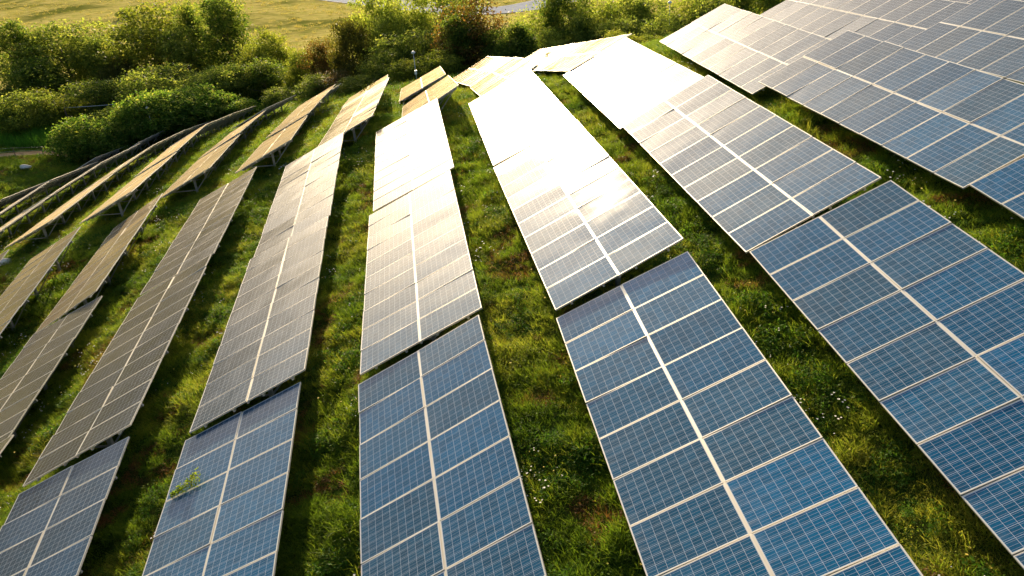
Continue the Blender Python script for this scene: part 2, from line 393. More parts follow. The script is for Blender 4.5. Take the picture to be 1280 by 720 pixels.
def mat_ground():
    t = NT('meadow_ground'); p = t.pos(); sp = t.n('ShaderNodeSeparateXYZ'); t.set(sp.inputs[0], p)
    n1 = t.noise(p, .35, 5, .6); n2 = t.noise(p, 2.6, 6, .65); n3 = t.noise(p, 9, 4, .7)
    near = t.ramp(n2, [(.25, (.018,.040,.006)), (.5, (.045,.080,.010)), (.62, (.085,.090,.018)), (.8, (.035,.070,.010))])
    # the hay field over the creek: ripe straw with green and bare streaks
    mp = t.n('ShaderNodeMapping'); t.set(mp.inputs[0], p); mp.inputs['Rotation'].default_value = (0,0,R(22)); mp.inputs['Scale'].default_value = (.25,1.0,1.0)
    st = t.noise(mp.outputs[0], .8, 6, .7); big = t.noise(p, .035, 4, .55, .6)
    f = t.ramp(st, [(.28, (.20,.24,.05)), (.45, (.42,.38,.09)), (.6, (.58,.47,.17)), (.75, (.34,.36,.07))])
    f = t.mix(t.step(big, .48, .66), f, t.ramp(st, [(.3,(.07,.10,.02)), (.7,(.20,.20,.04))]))
    f = t.mix(t.step(n1, .55, .72), f, (.17,.17,.035))
    lf = t.math('MULTIPLY', t.step(sp.outputs[0], -40.0, -45.0), t.step(sp.outputs[1], 50.0, 60.0)); near = t.mix(lf, near, t.ramp(n2, [(.3,(.09,.15,.02)), (.5,(.17,.21,.035)), (.7,(.24,.20,.06))]))  # left meadow: sunlit look painted into a lighter ground colour, against the tree shadow
    far = t.step(sp.outputs[1], 96.0, 112.0); c = t.mix(far, near, f)
    c = t.mix(t.math('MULTIPLY', t.step(n3, .5, .75), .35), c, (.05,.045,.015))
    c = t.mix(t.math('MULTIPLY', t.step(sp.outputs[2], 25.0, 60.0), .85), c, t.ramp(t.noise(p, .004, 5, .6), [(.35,(.05,.055,.03)), (.65,(.22,.16,.08))]))
    b = t.bsdf(Base_Color=c, Roughness=1.0); b.inputs['Specular IOR Level'].default_value = .0
    bp = t.n('ShaderNodeBump'); bp.inputs['Strength'].default_value = .8; bp.inputs['Distance'].default_value = .25
    t.set(bp.inputs['Height'], t.math('ADD', n2, t.math('MULTIPLY', st, 1.2))); t.set(b.inputs['Normal'], bp.outputs[0])
    return t.surf(b.outputs[0])
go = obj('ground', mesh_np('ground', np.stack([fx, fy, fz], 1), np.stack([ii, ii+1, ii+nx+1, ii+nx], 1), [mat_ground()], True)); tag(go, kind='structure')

# ---------------------------------------------------------------- strips laid on the ground (road, dirt path)
def catmull(P, n):
    P = [np.array(p, float) for p in P]; P = [2*P[0]-P[1]] + P + [2*P[-1]-P[-2]]; out = []
    for i in range(1, len(P)-2):
        for k in range(n):
            t = k/n; a,b,c,d = P[i-1:i+3]; out.append(.5*((2*b)+(-a+c)*t+(2*a-5*b+4*c-d)*t*t+(-a+3*b-3*c+d)*t**3))
    out.append(P[-2]); return np.array(out)
def strip(name, path, w, mat, lift, off=0.0, n=10, m=8):
    C_ = catmull(path, n); D = np.gradient(C_, axis=0); D /= np.linalg.norm(D, axis=1)[:,None]; N = np.stack([-D[:,1], D[:,0]], 1)
    V = []; 
    for j in range(m+1):
        q = C_ + N*(off + w*(j/m-.5)); V.append(np.stack([q[:,0], q[:,1], np.zeros(len(q))], 1))
    V = np.array(V); fl = V.reshape(-1,3); cz = ground(C_[:,0]+N[:,0]*0, C_[:,1]) + .25*0
    cr = np.array([1-(2*(j/m)-1)**2 for j in range(m+1)])[:,None]*.0
    Z = ground(fl[:,0], fl[:,1]).reshape(m+1, -1) + hills(fl[:,0], fl[:,1]).reshape(m+1,-1) + lift + cr; V[:,:,2] = Z
    L_ = len(C_); i0 = (np.arange(m)[:,None]*L_ + np.arange(L_-1)[None]).ravel()
    return tag(obj(name, mesh_np(name, V.reshape(-1,3), np.stack([i0, i0+L_, i0+L_+1, i0+1], 1), [mat], True)), kind='structure')
def mat_road():
    t = NT('asphalt'); p = t.pos(); c = t.ramp(t.noise(p, .5, 5, .6), [(.3,(.17,.21,.29)), (.7,(.23,.27,.36))])
    q = t.bsdf(Base_Color=c, Roughness=1.0); q.inputs['Specular IOR Level'].default_value = .05; return t.surf(q.outputs[0])
ROAD = [(-90, 300), (-62, 255), (-36, 219), (-17, 192), (-3, 173), (4, 169), (12, 177), (28, 200), (60, 245), (95, 300)]
ROAD = [(-110, 330), (-66, 258), (-36, 217), (-16, 190), (-4, 176), (5, 174.5), (15, 184), (34, 212), (70, 262)]
strip('road', ROAD, 13, mat_road(), .10)
M_PAINT = mat_simple('road_paint', (.5,.5,.48), 1.0)
strip('road_line', ROAD, .3, M_PAINT, .115, 6.0, m=1); strip('road_line', ROAD, .3, M_PAINT, .115, -6.0, m=1)
def mat_dirt():
    t = NT('dry_dirt'); p = t.pos(); c = t.ramp(t.noise(p, 1.6, 6, .65), [(.3,(.20,.12,.045)), (.55,(.33,.19,.08)), (.75,(.22,.19,.05))])
    return t.surf(t.bsdf(Base_Color=c, Roughness=.95).outputs[0])
strip('path', [(-78, 76), (-62, 76.5), (-54, 77), (-49, 77.8), (-44, 79.5), (-39.5, 82)], 1.9, mat_dirt(), .07)

# ================================================================ solar arrays
def frame_mesh():
    m = MB(); X, Y, w, h = PLEN/2, PWID/2, .016, .038
    m.box((-X,-Y,-h),(X,-Y+w,.003)); m.box((-X,Y-w,-h),(X,Y,.003)); m.box((-X,-Y+w,-h),(-X+w,Y-w,.003)); m.box((X-w,-Y+w,-h),(X,Y-w,.003))
    return m.mesh('panel_frame', [M_FRAME])
def glass_mesh():
    X, Y = PLEN/2-.014, PWID/2-.014
    m = MB().box((-X,-Y,-.010),(X,Y,0)); me = m.mesh('panel_glass', [M_CELL, M_BACK]); me.polygons[0].material_index = 1; return me
ME_FRAME, ME_GLASS = frame_mesh(), glass_mesh()
def unit_bar(name, w, h, mat, channel=False):      # along +Z, 1 m long
    m = MB()
    if channel:
        t = .006; m.box((-w/2,-h/2,0),(w/2,-h/2+t,1)); m.box((-w/2,-h/2+t,0),(-w/2+t,h/2,1)); m.box((w/2-t,-h/2+t,0),(w/2,h/2,1))
    else: m.box((-w/2,-h/2,0),(w/2,h/2,1))
    return m.mesh(name, [mat])
ME_PURLIN = unit_bar('purlin_bar', .05, .07, M_RAIL); ME_RAFTER = unit_bar('rafter_bar', .06, .10, M_STEEL)
ME_POST = unit_bar('post_bar', .10, .14, M_STEEL, True); ME_STRUT = unit_bar('strut_bar', .045, .045, M_STEEL)
def member(name, me, A, B, parent, Mi, up):
    A, B = Vector(A), Vector(B); z = (B-A); L_ = z.length; z.normalize(); x = Vector(up).cross(z).normalized(); y = z.cross(x)
    W_ = Matrix(((x.x,y.x,z.x*L_,A.x),(x.y,y.y,z.y*L_,A.y),(x.z,y.z,z.z*L_,A.z),(0,0,0,1)))
    o = link(bpy.data.objects.new(name, me), parent); o.matrix_local = Mi @ W_; return o
ORD = ['first','second','third','fourth','fifth','sixth','seventh','eighth']
ROWN = dict(T='leftmost row', U='second row from left', V='third row from left', W='fourth row from left', X='fifth row from left',
 Y='sixth row from left', Z='seventh row from left', A='eighth row from left', B='sixth row from right', C='fifth row from right', D='fourth row from right',
 E='third row from right', F='second row from right', G='top right corner row')
LOOK = dict(F1='blue gridded solar array', G2='blue gridded solar array', G3='pale grey solar array', D3='glare whitened solar array', C3='glare whitened solar array', B3='glare whitened solar array', E3='pale glaring solar array', C2='cream glinting solar array', B2='cream and grey solar array',
 D2='half glaring half grey solar array', C1='blue gridded solar array', D1='blue gridded solar array', B1='blue gridded solar array', E1='blue gridded solar array', E2='grey to blue solar array', F2='blue gridded solar array', F3='grey glinting solar array',
 A1='grey solar array carrying a weed sprig', A2='brown and grey solar array', A3='golden brown solar array', A4='golden solar array', A5='golden twig-strewn solar array', B4='golden solar array', B5='golden solar array', C4='golden solar array', C5='golden solar array', D4='golden solar array', D5='golden twig-strewn solar array',
 Z1='grey and golden solar array', Z2='dark grey solar array', Z3='grey brown solar array', Z4='golden solar array', Y4='golden solar array', X4='golden solar array', W4='golden solar array')
first = {}
for T_ in TABLES: first.setdefault(T_[0][0], T_[0])
TAB = {}
for nm, x, y, z, yw, pt, tl in TABLES:
    u, w, n = table_axes(yw, pt, tl); C0 = np.array([x, y, z]); base = Vector((x, y, gz(x, y)))
    root = bpy.data.objects.new('solar_array', None); link(root); root.empty_display_size = .5
    Rm = Matrix(((w[0],u[0],n[0]),(w[1],u[1],n[1]),(w[2],u[2],n[2]))).to_4x4(); root.matrix_world = Matrix.Translation(base) @ Rm
    Mi = (Matrix.Translation(base) @ Rm).inverted(); TAB[nm] = (C0, u, w, n)
    k = [t_[0] for t_ in TABLES if t_[0][0] == nm[0]].index(nm)
    look = LOOK.get(nm, 'solar array seen from below' if (nm[0] in 'TUV' or int(nm[1]) > 5) else 'dark grey solar array')
    tag(root, '%s, %s from camera in the %s' % (look, ORD[k], ROWN[nm[0]]), 'solar array', 'tilted solar arrays standing in sloping rows')
    if k == 0: root['label'] = '%s, nearest in the %s' % (look, ROWN[nm[0]])
    wob = rng.normal(0, .35, 2)
    for a in (-1, 1):
        for s in range(10):
            p = C0 + w*a*(PLEN/2+.012) + u*((s-4.5)*1.009) ; lp = Mi @ Vector(p)
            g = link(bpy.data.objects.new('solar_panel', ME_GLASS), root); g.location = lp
            g.rotation_euler = (R(rng.normal(0, .5)), R(rng.normal(0, .45)), 0)
            fr = link(bpy.data.objects.new('frame', ME_FRAME), g)
    P3 = lambda a, b, c=0.0: C0 + w*a + u*b + n*c
    for a in (-1.25, -.42, .42, 1.25): member('purlin', ME_PURLIN, P3(a, -5.02, -.075), P3(a, 5.02, -.075), root, Mi, n)
    member('centre_rail', ME_PURLIN, P3(0, -5.04, -.045), P3(0, 5.04, -.045), root, Mi, n)
    for b in (-3.9, -1.3, 1.3, 3.9):
        member('rafter', ME_RAFTER, P3(-1.5, b, -.162), P3(1.5, b, -.162), root, Mi, n)
        t_ = P3(.25, b, -.20); gb = gz(t_[0], t_[1]) - .1
        member('post', ME_POST, (t_[0], t_[1], gb), t_, root, Mi, u)
        ft = np.array([t_[0], t_[1], gb + .28])
        h_ = P3(1.3, b+.09, -.2); l_ = P3(-1.15, b+.09, -.2); o_ = u*.09
        member('strut', ME_STRUT, ft+o_, h_, root, Mi, u); member('strut', ME_STRUT, ft+o_, l_, root, Mi, u)

# ================================================================ meadow: clumps of grass, weeds and flowers scattered on the slope
def blades(n, h, spread, lean, wid, seg=3, curl=.5, seed=0):
    r = np.random.default_rng(seed); V = []; F3 = []
    for i in range(n):
        a = r.uniform(0, 2*math.pi); rr = spread*math.sqrt(r.uniform()); b = np.array([rr*math.cos(a), rr*math.sin(a), -.02])
        da = a + r.normal(0, .9); d = np.array([math.cos(da), math.sin(da), 0]); hh = h*r.uniform(.45, 1.1); ln = lean*r.uniform(.2, 1.2)
        sa = r.uniform(0, 2*math.pi); sd = np.array([math.cos(sa), math.sin(sa), 0]); k0 = len(V)
        for s in range(seg+1):
            t = s/seg; c = b + d*hh*ln*(t*(1-curl) + curl*t*t*1.6) + np.array([0,0,hh*(t - .28*ln*t*t)]); ww = wid*(1-t**1.6)*.5 + .0008
            V += [c-sd*ww, c+sd*ww]
        for s in range(seg): q = k0+2*s; F3 += [(q, q+1, q+3, q+2)]
    return np.array(V), np.array(F3)
def leaves(n, h, spread, size, seed=0):
    r = np.random.default_rng(seed); V = []; F = []
    for i in range(n):
        a = r.uniform(0, 2*math.pi); rr = spread*math.sqrt(r.uniform()); p = np.array([rr*math.cos(a), rr*math.sin(a), h*r.uniform(.1, 1)**.8])
        nn = np.array([r.normal(0,.55), r.normal(0,.55), 1.0]); nn /= np.linalg.norm(nn); t1 = np.cross(nn, [math.cos(a*3+i), math.sin(a*3+i), 0]); t1 /= np.linalg.norm(t1); t2 = np.cross(nn, t1)
        s = size*r.uniform(.5, 1.2); k = len(V); V += [p-t1*s, p-t2*s*.45, p+t1*s, p+t2*s*.45]; F.append((k,k+1,k+2,k+3))
    return np.array(V), np.array(F)
G_LUSH = mat_leafy('lush_grass', [(.048,.10,.012), (.10,.17,.018), (.175,.23,.03), (.27,.27,.05)], .48, .30)
G_YEL = mat_leafy('yellowing_grass', [(.05,.11,.010), (.095,.16,.014), (.15,.18,.02), (.21,.18,.04)], .45, .35)
G_RUST = mat_leafy('dry_rusty_weed', [(.07,.04,.014), (.15,.075,.025), (.22,.12,.045), (.16,.13,.04)], .35, .6)
G_WEED = mat_leafy('broad_leaf_weed', [(.030,.085,.010), (.06,.14,.016), (.11,.20,.03)], .44, .5)
M_PETAL = mat_simple('white_petal', (.80,.78,.70), .7)
M_YPET = mat_simple('yellow_petal', (.70,.55,.06), .7)
def make_src(prefix, parts):
    c = bpy.data.collections.new(prefix)
    for i, (V, F, m) in enumerate(parts): c.objects.link(bpy.data.objects.new('%s_%d' % (prefix, i), mesh_np(prefix, V, F, [m])))
    return c
def flower(seed, yellow=False):
    r = np.random.default_rng(seed); V = []; F = []; 
    for i in range(3):
        p = np.array([r.normal(0,.16), r.normal(0,.16), r.uniform(.16,.28)]); s = r.uniform(.011,.021); k = len(V); nn = 8
        V += [p+np.array([s*math.cos(2*math.pi*j/nn), s*math.sin(2*math.pi*j/nn), .004*(j%2)]) for j in range(nn)]; 
        F += [(k,k+1,k+2,k+3),(k,k+3,k+4,k+7),(k+4,k+5,k+6,k+7)]
    return np.array(V), np.array(F)
def scatter(name, pts, scl, src, label, cat, tilt=.18, z_on=True):
    V = np.stack([pts[:,0], pts[:,1], ground(pts[:,0], pts[:,1]) + bumps(pts[:,0], pts[:,1]) + hills(pts[:,0], pts[:,1])], 1)
    me = bpy.data.meshes.new(name); me.vertices.add(len(V)); me.vertices.foreach_set('co', V.astype(np.float32).ravel())
    a = me.attributes.new('rot', 'FLOAT_VECTOR', 'POINT'); rr = np.stack([rng.normal(0, tilt, len(V)), rng.normal(0, tilt, len(V)), rng.uniform(0, 6.283, len(V))], 1); a.data.foreach_set('vector', rr.astype(np.float32).ravel())
    a = me.attributes.new('scl', 'FLOAT', 'POINT'); a.data.foreach_set('value', scl.astype(np.float32))
    a = me.attributes.new('pick', 'INT', 'POINT'); a.data.foreach_set('value', rng.integers(0, len(src.objects), len(V)).astype(np.int32))
    me.update(); o = obj(name, me); tag(o, label, cat, kind='stuff')
    ng = bpy.data.node_groups.new(name, 'GeometryNodeTree'); ng.interface.new_socket('Geometry', in_out='INPUT', socket_type='NodeSocketGeometry'); ng.interface.new_socket('Geometry', in_out='OUTPUT', socket_type='NodeSocketGeometry')
    N = ng.nodes; gi = N.new('NodeGroupInput'); go_ = N.new('NodeGroupOutput'); ip = N.new('GeometryNodeInstanceOnPoints'); ci = N.new('GeometryNodeCollectionInfo')
    ci.inputs['Collection'].default_value = src; ci.inputs['Separate Children'].default_value = True; ci.inputs['Reset Children'].default_value = True
    def attr(nm_, ty):
        q = N.new('GeometryNodeInputNamedAttribute'); q.data_type = ty; q.inputs['Name'].default_value = nm_; return q.outputs['Attribute']
    L_ = ng.links; L_.new(gi.outputs[0], ip.inputs['Points']); L_.new(ci.outputs[0], ip.inputs['Instance']); ip.inputs['Pick Instance'].default_value = True
    L_.new(attr('pick', 'INT'), ip.inputs['Instance Index']); L_.new(attr('rot', 'FLOAT_VECTOR'), ip.inputs['Rotation']); L_.new(attr('scl', 'FLOAT'), ip.inputs['Scale']); L_.new(ip.outputs[0], go_.inputs[0])
    md = o.modifiers.new('scatter', 'NODES'); md.node_group = ng; return o
def vnoise(x, y, s, seed=0):
    r = np.random.default_rng(seed); g = r.random((64, 64)); X = (x/s) % 64; Y = (y/s) % 64; i = X.astype(int); j = Y.astype(int); fx_, fy_ = X-i, Y-j
    fx_ = fx_*fx_*(3-2*fx_); fy_ = fy_*fy_*(3-2*fy_); i1, j1 = (i+1) % 64, (j+1) % 64; i %= 64; j %= 64
    return (g[i,j]*(1-fx_)+g[i1,j]*fx_)*(1-fy_) + (g[i,j1]*(1-fx_)+g[i1,j1]*fx_)*fy_
def field_pts(dens, y0, y1):
    x0, x1 = -.80*y1-7, .72*y1+9; n = int(dens*(x1-x0)*(y1-y0)); x = rng.uniform(x0, x1, n); y = rng.uniform(y0, y1, n)
    k = (x > -.80*y-7) & (x < .72*y+9) & (x > -72) & (x < 44); return np.stack([x[k], y[k]], 1)
P = np.concatenate([field_pts(120, 3, 14), field_pts(85, 14, 26), field_pts(45, 26, 44), field_pts(22, 44, 78), field_pts(7, 78, 97)])
nA = vnoise(P[:,0], P[:,1], 1.1, 1)*.55 + vnoise(P[:,0], P[:,1], .45, 2)*.45; nB = vnoise(P[:,0], P[:,1], 1.7, 3)*.6 + vnoise(P[:,0], P[:,1], .6, 4)*.4
nC = vnoise(P[:,0], P[:,1], 1.4, 5)*.5 + vnoise(P[:,0], P[:,1], .5, 8)*.5
far_ = 1 + np.clip((P[:,1]-14)/60, 0, 1)*1.1
size = (.45 + .95*nA + rng.uniform(-.15, .35, len(P)))*far_*np.clip(.6+nB*.6, .6, 1.1)
onpath = (P[:,0] < -38) & (np.abs(P[:,1]-77.5-np.clip(P[:,0]+50, 0, 12)*.35) < 1.3)
kind = np.where(nB > .62, 1, 0); kind = np.where(nC > .70, 2, kind); kind = np.where((nC < .45) & (rng.uniform(0, 1, len(P)) < .38), 3, kind)
size = np.where(kind == 2, size*.8, size); keep = ~onpath
s_l = make_src('grass_clump', [(*blades(34, .16, .13, .9, .010, seed=1), G_LUSH), (*blades(30, .20, .13, .8, .009, seed=2), G_LUSH), (*blades(40, .11, .16, 1.0, .011, seed=3), G_LUSH), (*blades(24, .26, .11, .9, .009, seed=4), G_LUSH), (*leaves(46, .13, .15, .026, seed=14), G_LUSH)])
s_y = make_src('yellow_clump', [(*blades(30, .17, .14, .9, .010, seed=5), G_YEL), (*blades(24, .22, .12, .8, .008, seed=6), G_LUSH), (*leaves(40, .12, .15, .024, seed=15), G_YEL)])
s_r = make_src('rust_clump', [(*blades(26, .17, .16, 1.1, .010, seed=7), G_RUST), (*leaves(30, .13, .17, .035, seed=8), G_RUST), (*blades(16, .26, .10, .9, .008, seed=9), G_YEL)])
s_w = make_src('weed_clump', [(*leaves(50, .16, .16, .032, seed=10), G_WEED), (*leaves(60, .20, .14, .026, seed=11), G_WEED), (*leaves(44, .12, .19, .036, seed=12), G_WEED)])
for nm_, kk, src, lb in (('grass', 0, s_l, 'lush green grass growing between the rows of solar arrays'), ('dry_grass', 1, s_y, 'yellowing sunlit grass tufts between the rows of solar arrays'), ('dead_weeds', 2, s_r, 'rust brown dried weeds in patches between the arrays'), ('weeds', 3, s_w, 'dark green broad leaved weeds among the grass')):
    k = keep & (kind == kk); scatter(nm_, P[k], size[k], src, lb, 'grass' if kk < 2 else 'weeds')
FP = np.concatenate([field_pts(11, 3, 26), field_pts(5, 26, 60)]); fn = vnoise(FP[:,0], FP[:,1], 1.3, 11)*.5 + vnoise(FP[:,0], FP[:,1], .5, 12)*.5; FP = FP[fn > .70]
s_f = make_src('daisy', [(*flower(1), M_PETAL), (*flower(2), M_PETAL), (*flower(3), M_YPET)])
scatter('wildflowers', FP, rng.uniform(.7, 1.25, len(FP))*(1+FP[:,1]/60), s_f, 'small white and yellow daisies dotted in the grass', 'flowers', .1)
# rough tufts out on the hay field
G_HAY = mat_leafy('hay', [(.18,.18,.05), (.28,.25,.08), (.38,.32,.13), (.17,.20,.05)], .35, .05)
n_ = 26000; hx = rng.uniform(-190, 60, n_); hy = 100 + 190*rng.uniform(0, 1, n_)**1.3
k = vnoise(hx, hy, 6, 21)*.6 + vnoise(hx, hy, 2.2, 22)*.4 > .45
rd = catmull(ROAD, 10); dm = np.min(np.hypot(hx[:,None]-rd[None,:,0], hy[:,None]-rd[None,:,1]), axis=1); k &= dm > 6.5
s_h = make_src('hay_clump', [(*blades(22, .35, .4, .9, .05, seg=2, seed=31), G_HAY), (*blades(16, .5, .3, .8, .06, seg=2, seed=32), G_HAY), (*leaves(24, .3, .45, .09, seed=33), G_YEL)])
scatter('hay_stubble', np.stack([hx[k], hy[k]], 1), rng.uniform(.5, 1.4, k.sum()), s_h, 'rough golden tufts on the hay field beyond the trees', 'grass')
rx = rng.uniform(-33, -18, 700); ry = rng.uniform(86, 92, 700); rx = np.concatenate([rx, rng.uniform(-62, -42, 800)]); ry = np.concatenate([ry, rng.uniform(80, 90, 800)])
G_REED = mat_leafy('reed', [(.03,.11,.015), (.06,.17,.02), (.11,.22,.035)], .4, .4)
s_d = make_src('reed_clump', [(*blades(22, 1.5, .35, .35, .05, seed=41), G_REED), (*blades(18, 1.9, .3, .3, .05, seed=42), G_REED)])
scatter('reeds', np.stack([rx, ry], 1), rng.uniform(.6, 1.1, len(rx)), s_d, 'bright green reeds along the creek behind the arrays', 'reeds')

# ================================================================ trees and bushes
def crown_mesh(name, shape, n_cl, n_lf, leaf, seed):
    """unit crown: x,y in -.5...5, z 0..1; leaves gathered in clumps near an uneven hull"""
    r = np.random.default_rng(seed); V = []; F = []
    lob = [(r.uniform(0, 2*math.pi), r.uniform(-.5, 1), r.uniform(.05, .2)) for _ in range(9)]
    if shape == 'tall': subs = [(0,0,.82,.17)] + [(.17*math.cos(a_), .17*math.sin(a_), z_, r.uniform(.17,.24)) for a_, z_ in zip(r.uniform(0, 6.28, 7), (.22,.32,.42,.5,.6,.68,.76))]
    else: subs = [(0,0,.74,.24)] + [(r.uniform(.16,.27)*math.cos(a_), r.uniform(.16,.27)*math.sin(a_), z_, r.uniform(.18,.27)) for a_, z_ in zip(r.uniform(0, 6.28, 8), (.22,.28,.34,.42,.5,.55,.62,.7))]
    for c in range(n_cl):
        d = r.normal(size=3); d /= np.linalg.norm(d); rad = .32 + .68*r.uniform()**.45
        for (la, lz, lw) in lob:
            q = np.array([math.cos(la)*math.sqrt(max(0, 1-lz*lz)), math.sin(la)*math.sqrt(max(0, 1-lz*lz)), lz]); rad *= 1 + lw*max(0, d@q-.75)*4 - lw*.18
        p = d*rad
        if shape == 'cone': t = (p[2]+1)/2; kx = .5*(1-t)**.8*1.15+.03; q = np.array([p[0]*kx, p[1]*kx, t])
        elif shape == 'bush': q = np.array([p[0]*.5, p[1]*.5, .45+p[2]*.5])
        else:
            cx_, cy_, cz_, cr_ = subs[r.integers(len(subs))]; q = np.array([cx_+p[0]*cr_, cy_+p[1]*cr_, min(max(cz_+p[2]*cr_*1.15, .04), 1.0)])
        cs = r.uniform(.025, .07)
        for i in range(n_lf):
            o = r.normal(size=3)*cs; o[2] *= .75; pp = q+o; a = r.normal(size=3); a /= np.linalg.norm(a); b = np.cross(a, r.normal(size=3)); b /= np.linalg.norm(b)
            s = leaf*r.uniform(.6, 1.3); k = len(V); V += [pp-a*s, pp-b*s*.5, pp+a*s, pp+b*s*.5]; F.append((k,k+1,k+2,k+3))
    V = np.array(V); V[:,2] = np.maximum(V[:,2], .01); return mesh_np(name, V, F, [None])
def trunk_mesh(name, shape, seed):
    r = random.Random(seed); m = MB(); lean = [r.uniform(-.04,.04), r.uniform(-.04,.04)]; top = .75 if shape != 'bush' else .5
    m.tube([(lean[0]*t*2, lean[1]*t*2, t*top-.03) for t in (0,.25,.5,.75,1)], [.026,.021,.016,.011,.005], 7)
    for i in range(9 if shape != 'bush' else 7):
        t = .18+.75*i/9; a = r.uniform(0, 6.28); L_ = r.uniform(.2,.38)*(1.1-t*.5); b = Vector((lean[0]*t*2, lean[1]*t*2, t*top-.03)); e = b + Vector((math.cos(a)*L_, math.sin(a)*L_, L_*r.uniform(.5,1.0)))
        m.tube([b, b.lerp(e,.5)+Vector((0,0,.02)), e], [.011,.007,.003], 5)
    return m.mesh(name, [M_BARK], True)
M_BARK = mat_simple('bark', (.12,.09,.06), .9, 0, .4, 14, .5)
LEAF = dict(dark=mat_leafy('dark_leaves', [(.028,.062,.012), (.06,.105,.020), (.12,.16,.03), (.27,.28,.07)], .55, .9),
 mid=mat_leafy('green_leaves', [(.045,.080,.016), (.09,.135,.026), (.17,.21,.045), (.32,.33,.10)], .57, .9),
 olive=mat_leafy('olive_leaves', [(.035,.042,.010), (.070,.080,.016), (.12,.12,.025), (.17,.15,.03)], .36, .9),
 gold=mat_leafy('golden_leaves', [(.06,.095,.014), (.11,.15,.022), (.18,.21,.035), (.27,.27,.06)], .5, .9),
 yellow=mat_leafy('yellow_green_leaves', [(.08,.13,.02), (.15,.20,.035), (.24,.28,.06), (.34,.35,.11)], .52, .9),
 rust=mat_leafy('rusty_leaves', [(.035,.060,.012), (.07,.075,.016), (.17,.09,.03), (.13,.13,.025)], .38, .9),
 hedge=mat_leafy('hedge_leaves', [(.032,.080,.014), (.065,.13,.022), (.13,.19,.035), (.32,.32,.09)], .56, 1.2))
LEAF['cone'] = LEAF['dark']; LEAF['bush'] = LEAF['mid']; LEAF['shrub'] = LEAF['gold']; LEAF['scrub'] = LEAF['dark']
SH = {}
for s_, n1, n2, lf in (('round', 300, 46, .0165), ('tall', 300, 46, .015), ('cone', 220, 46, .020), ('bush', 240, 48, .021)):
    for v_ in range(4): SH[s_, v_] = (crown_mesh('crown_'+s_, s_, n1, n2, lf, 50+v_+len(s_)), trunk_mesh('trunk_'+s_, s_, 9+v_))
KIND = dict(dark=('dark green','tall'), mid=('mid green','round'), olive=('dull olive','tall'), gold=('golden green','round'), yellow=('sunlit yellow green','round'), rust=('reddish brown','round'), cone=('dark pointed','cone'), hedge=('creeper covered green','bush'), bush=('low green','bush'), shrub=('pale yellow green','bush'), scrub=('dark shaded','bush'))
ORDN = ['leftmost'] + [w_+' from left' for w_ in 'second third fourth fifth sixth seventh eighth ninth tenth eleventh twelfth thirteenth fourteenth fifteenth sixteenth seventeenth eighteenth'.split()]
def plant(rows, noun, name, grp):
    cnt = {}
    for i, (kd, x, y, h, wd) in enumerate(sorted(rows, key=lambda q: q[1]/q[2])):
        h = max(h, 1.6); c = cnt.get(kd, 0); cnt[kd] = c+1; look, shp = KIND[kd]; cm, tm = SH[shp, i % 4]; g_ = gz(x, y)
        root = bpy.data.objects.new(name, None); link(root); root.location = (x, y, g_-.08); root.rotation_euler = (0, 0, rng.uniform(0, 6.28))
        tot = sum(1 for q in rows if q[0] == kd)
        tag(root, ('%s %s, %s among the %s %ss' % (look, noun, ORDN[c], look, noun)) if tot > 1 else '%s %s standing behind the far golden arrays' % (look, noun), noun, grp)
        k = 1.2 if shp in ('tall', 'round') else 1.12; o = obj('crown', cm, root); o.scale = (wd*k*1.06, wd*k, h*rng.uniform(1.08, 1.18)); o.material_slots[0].link = 'OBJECT'; o.material_slots[0].material = LEAF[kd]
        o = obj('trunk', tm, root); tw = max(wd, h*.6); o.scale = (tw, tw, h)
plant(TREES, 'tree', 'tree', 'trees along the creek beyond the arrays'); plant(BUSHES, 'bush', 'bush', 'bushes at the foot of the array field')

# ================================================================ small things
M_POLE = mat_simple('painted_pole', (.55,.56,.55), .5, .3); M_WHITE = mat_simple('white_plastic', (.8,.8,.78), .4)
def lamp_pole(x, y, h, label, cross=False):
    root = bpy.data.objects.new('lamp_pole', None); link(root); root.location = (x, y, gz(x, y)); tag(root, label, 'lamp pole')
    obj('pole', MB().tube([(0,0,-.2),(0,0,h*.5),(0,0,h)], [.045,.035,.025], 10).mesh('pole', [M_POLE], True), root)
    hd = MB().tube([(0,0,h),(0,0,h+.06),(0,0,h+.16),(0,0,h+.24)], [.04,.17,.14,.04], 12).mesh('lamp_head', [M_WHITE], True); obj('lamp_head', hd, root)
    obj('bracket', MB().box((-.3,-.03,h*.42),(.3,.03,h*.42+.07)).mesh('bracket', [M_WHITE]) if cross else MB().box((-.09,-.09,h*.35),(.09,.09,h*.35+.3)).mesh('bracket', [M_WHITE]), root)
lamp_pole(-36.2, 78.0, 3.5, 'thin pale lamp pole in front of the green hedge on the left', True)
lamp_pole(-6.2, 60.0, 2.4, 'slim lamp pole with a white domed head behind the golden arrays')
lamp_pole(14.1, 61.0, 4.9, 'slim pole with a bluish head among the bushes on the right')
# cable over the bushes
cb = MB(); A_, B_ = Vector((-50.3, 88, 3.4)), Vector((-34.0, 90, 4.1)); cb.tube([A_.lerp(B_, t/12)-Vector((0,0,.5*math.sin(math.pi*t/12))) for t in range(13)], .035, 6)
tag(obj('overhead_cable', cb.mesh('overhead_cable', [M_POLE], True)), 'thin pale cable strung in front of the dark trees', 'cable')
def wood_pole(x, y, h, lb):
    tag(obj('utility_pole', MB().tube([(x,y,gz(x,y)-.3),(x,y,gz(x,y)+h)], [.1,.07], 8).mesh('utility_pole', [M_BARK], True)), lb, 'pole')
wood_pole(-50.3, 88, 2.8, 'wooden pole holding the left end of the thin cable'); wood_pole(-34.0, 90, 3.1, 'wooden pole holding the right end of the thin cable')
wood_pole(-23.5, 199, 4.5, 'dark post at the edge of the distant road')
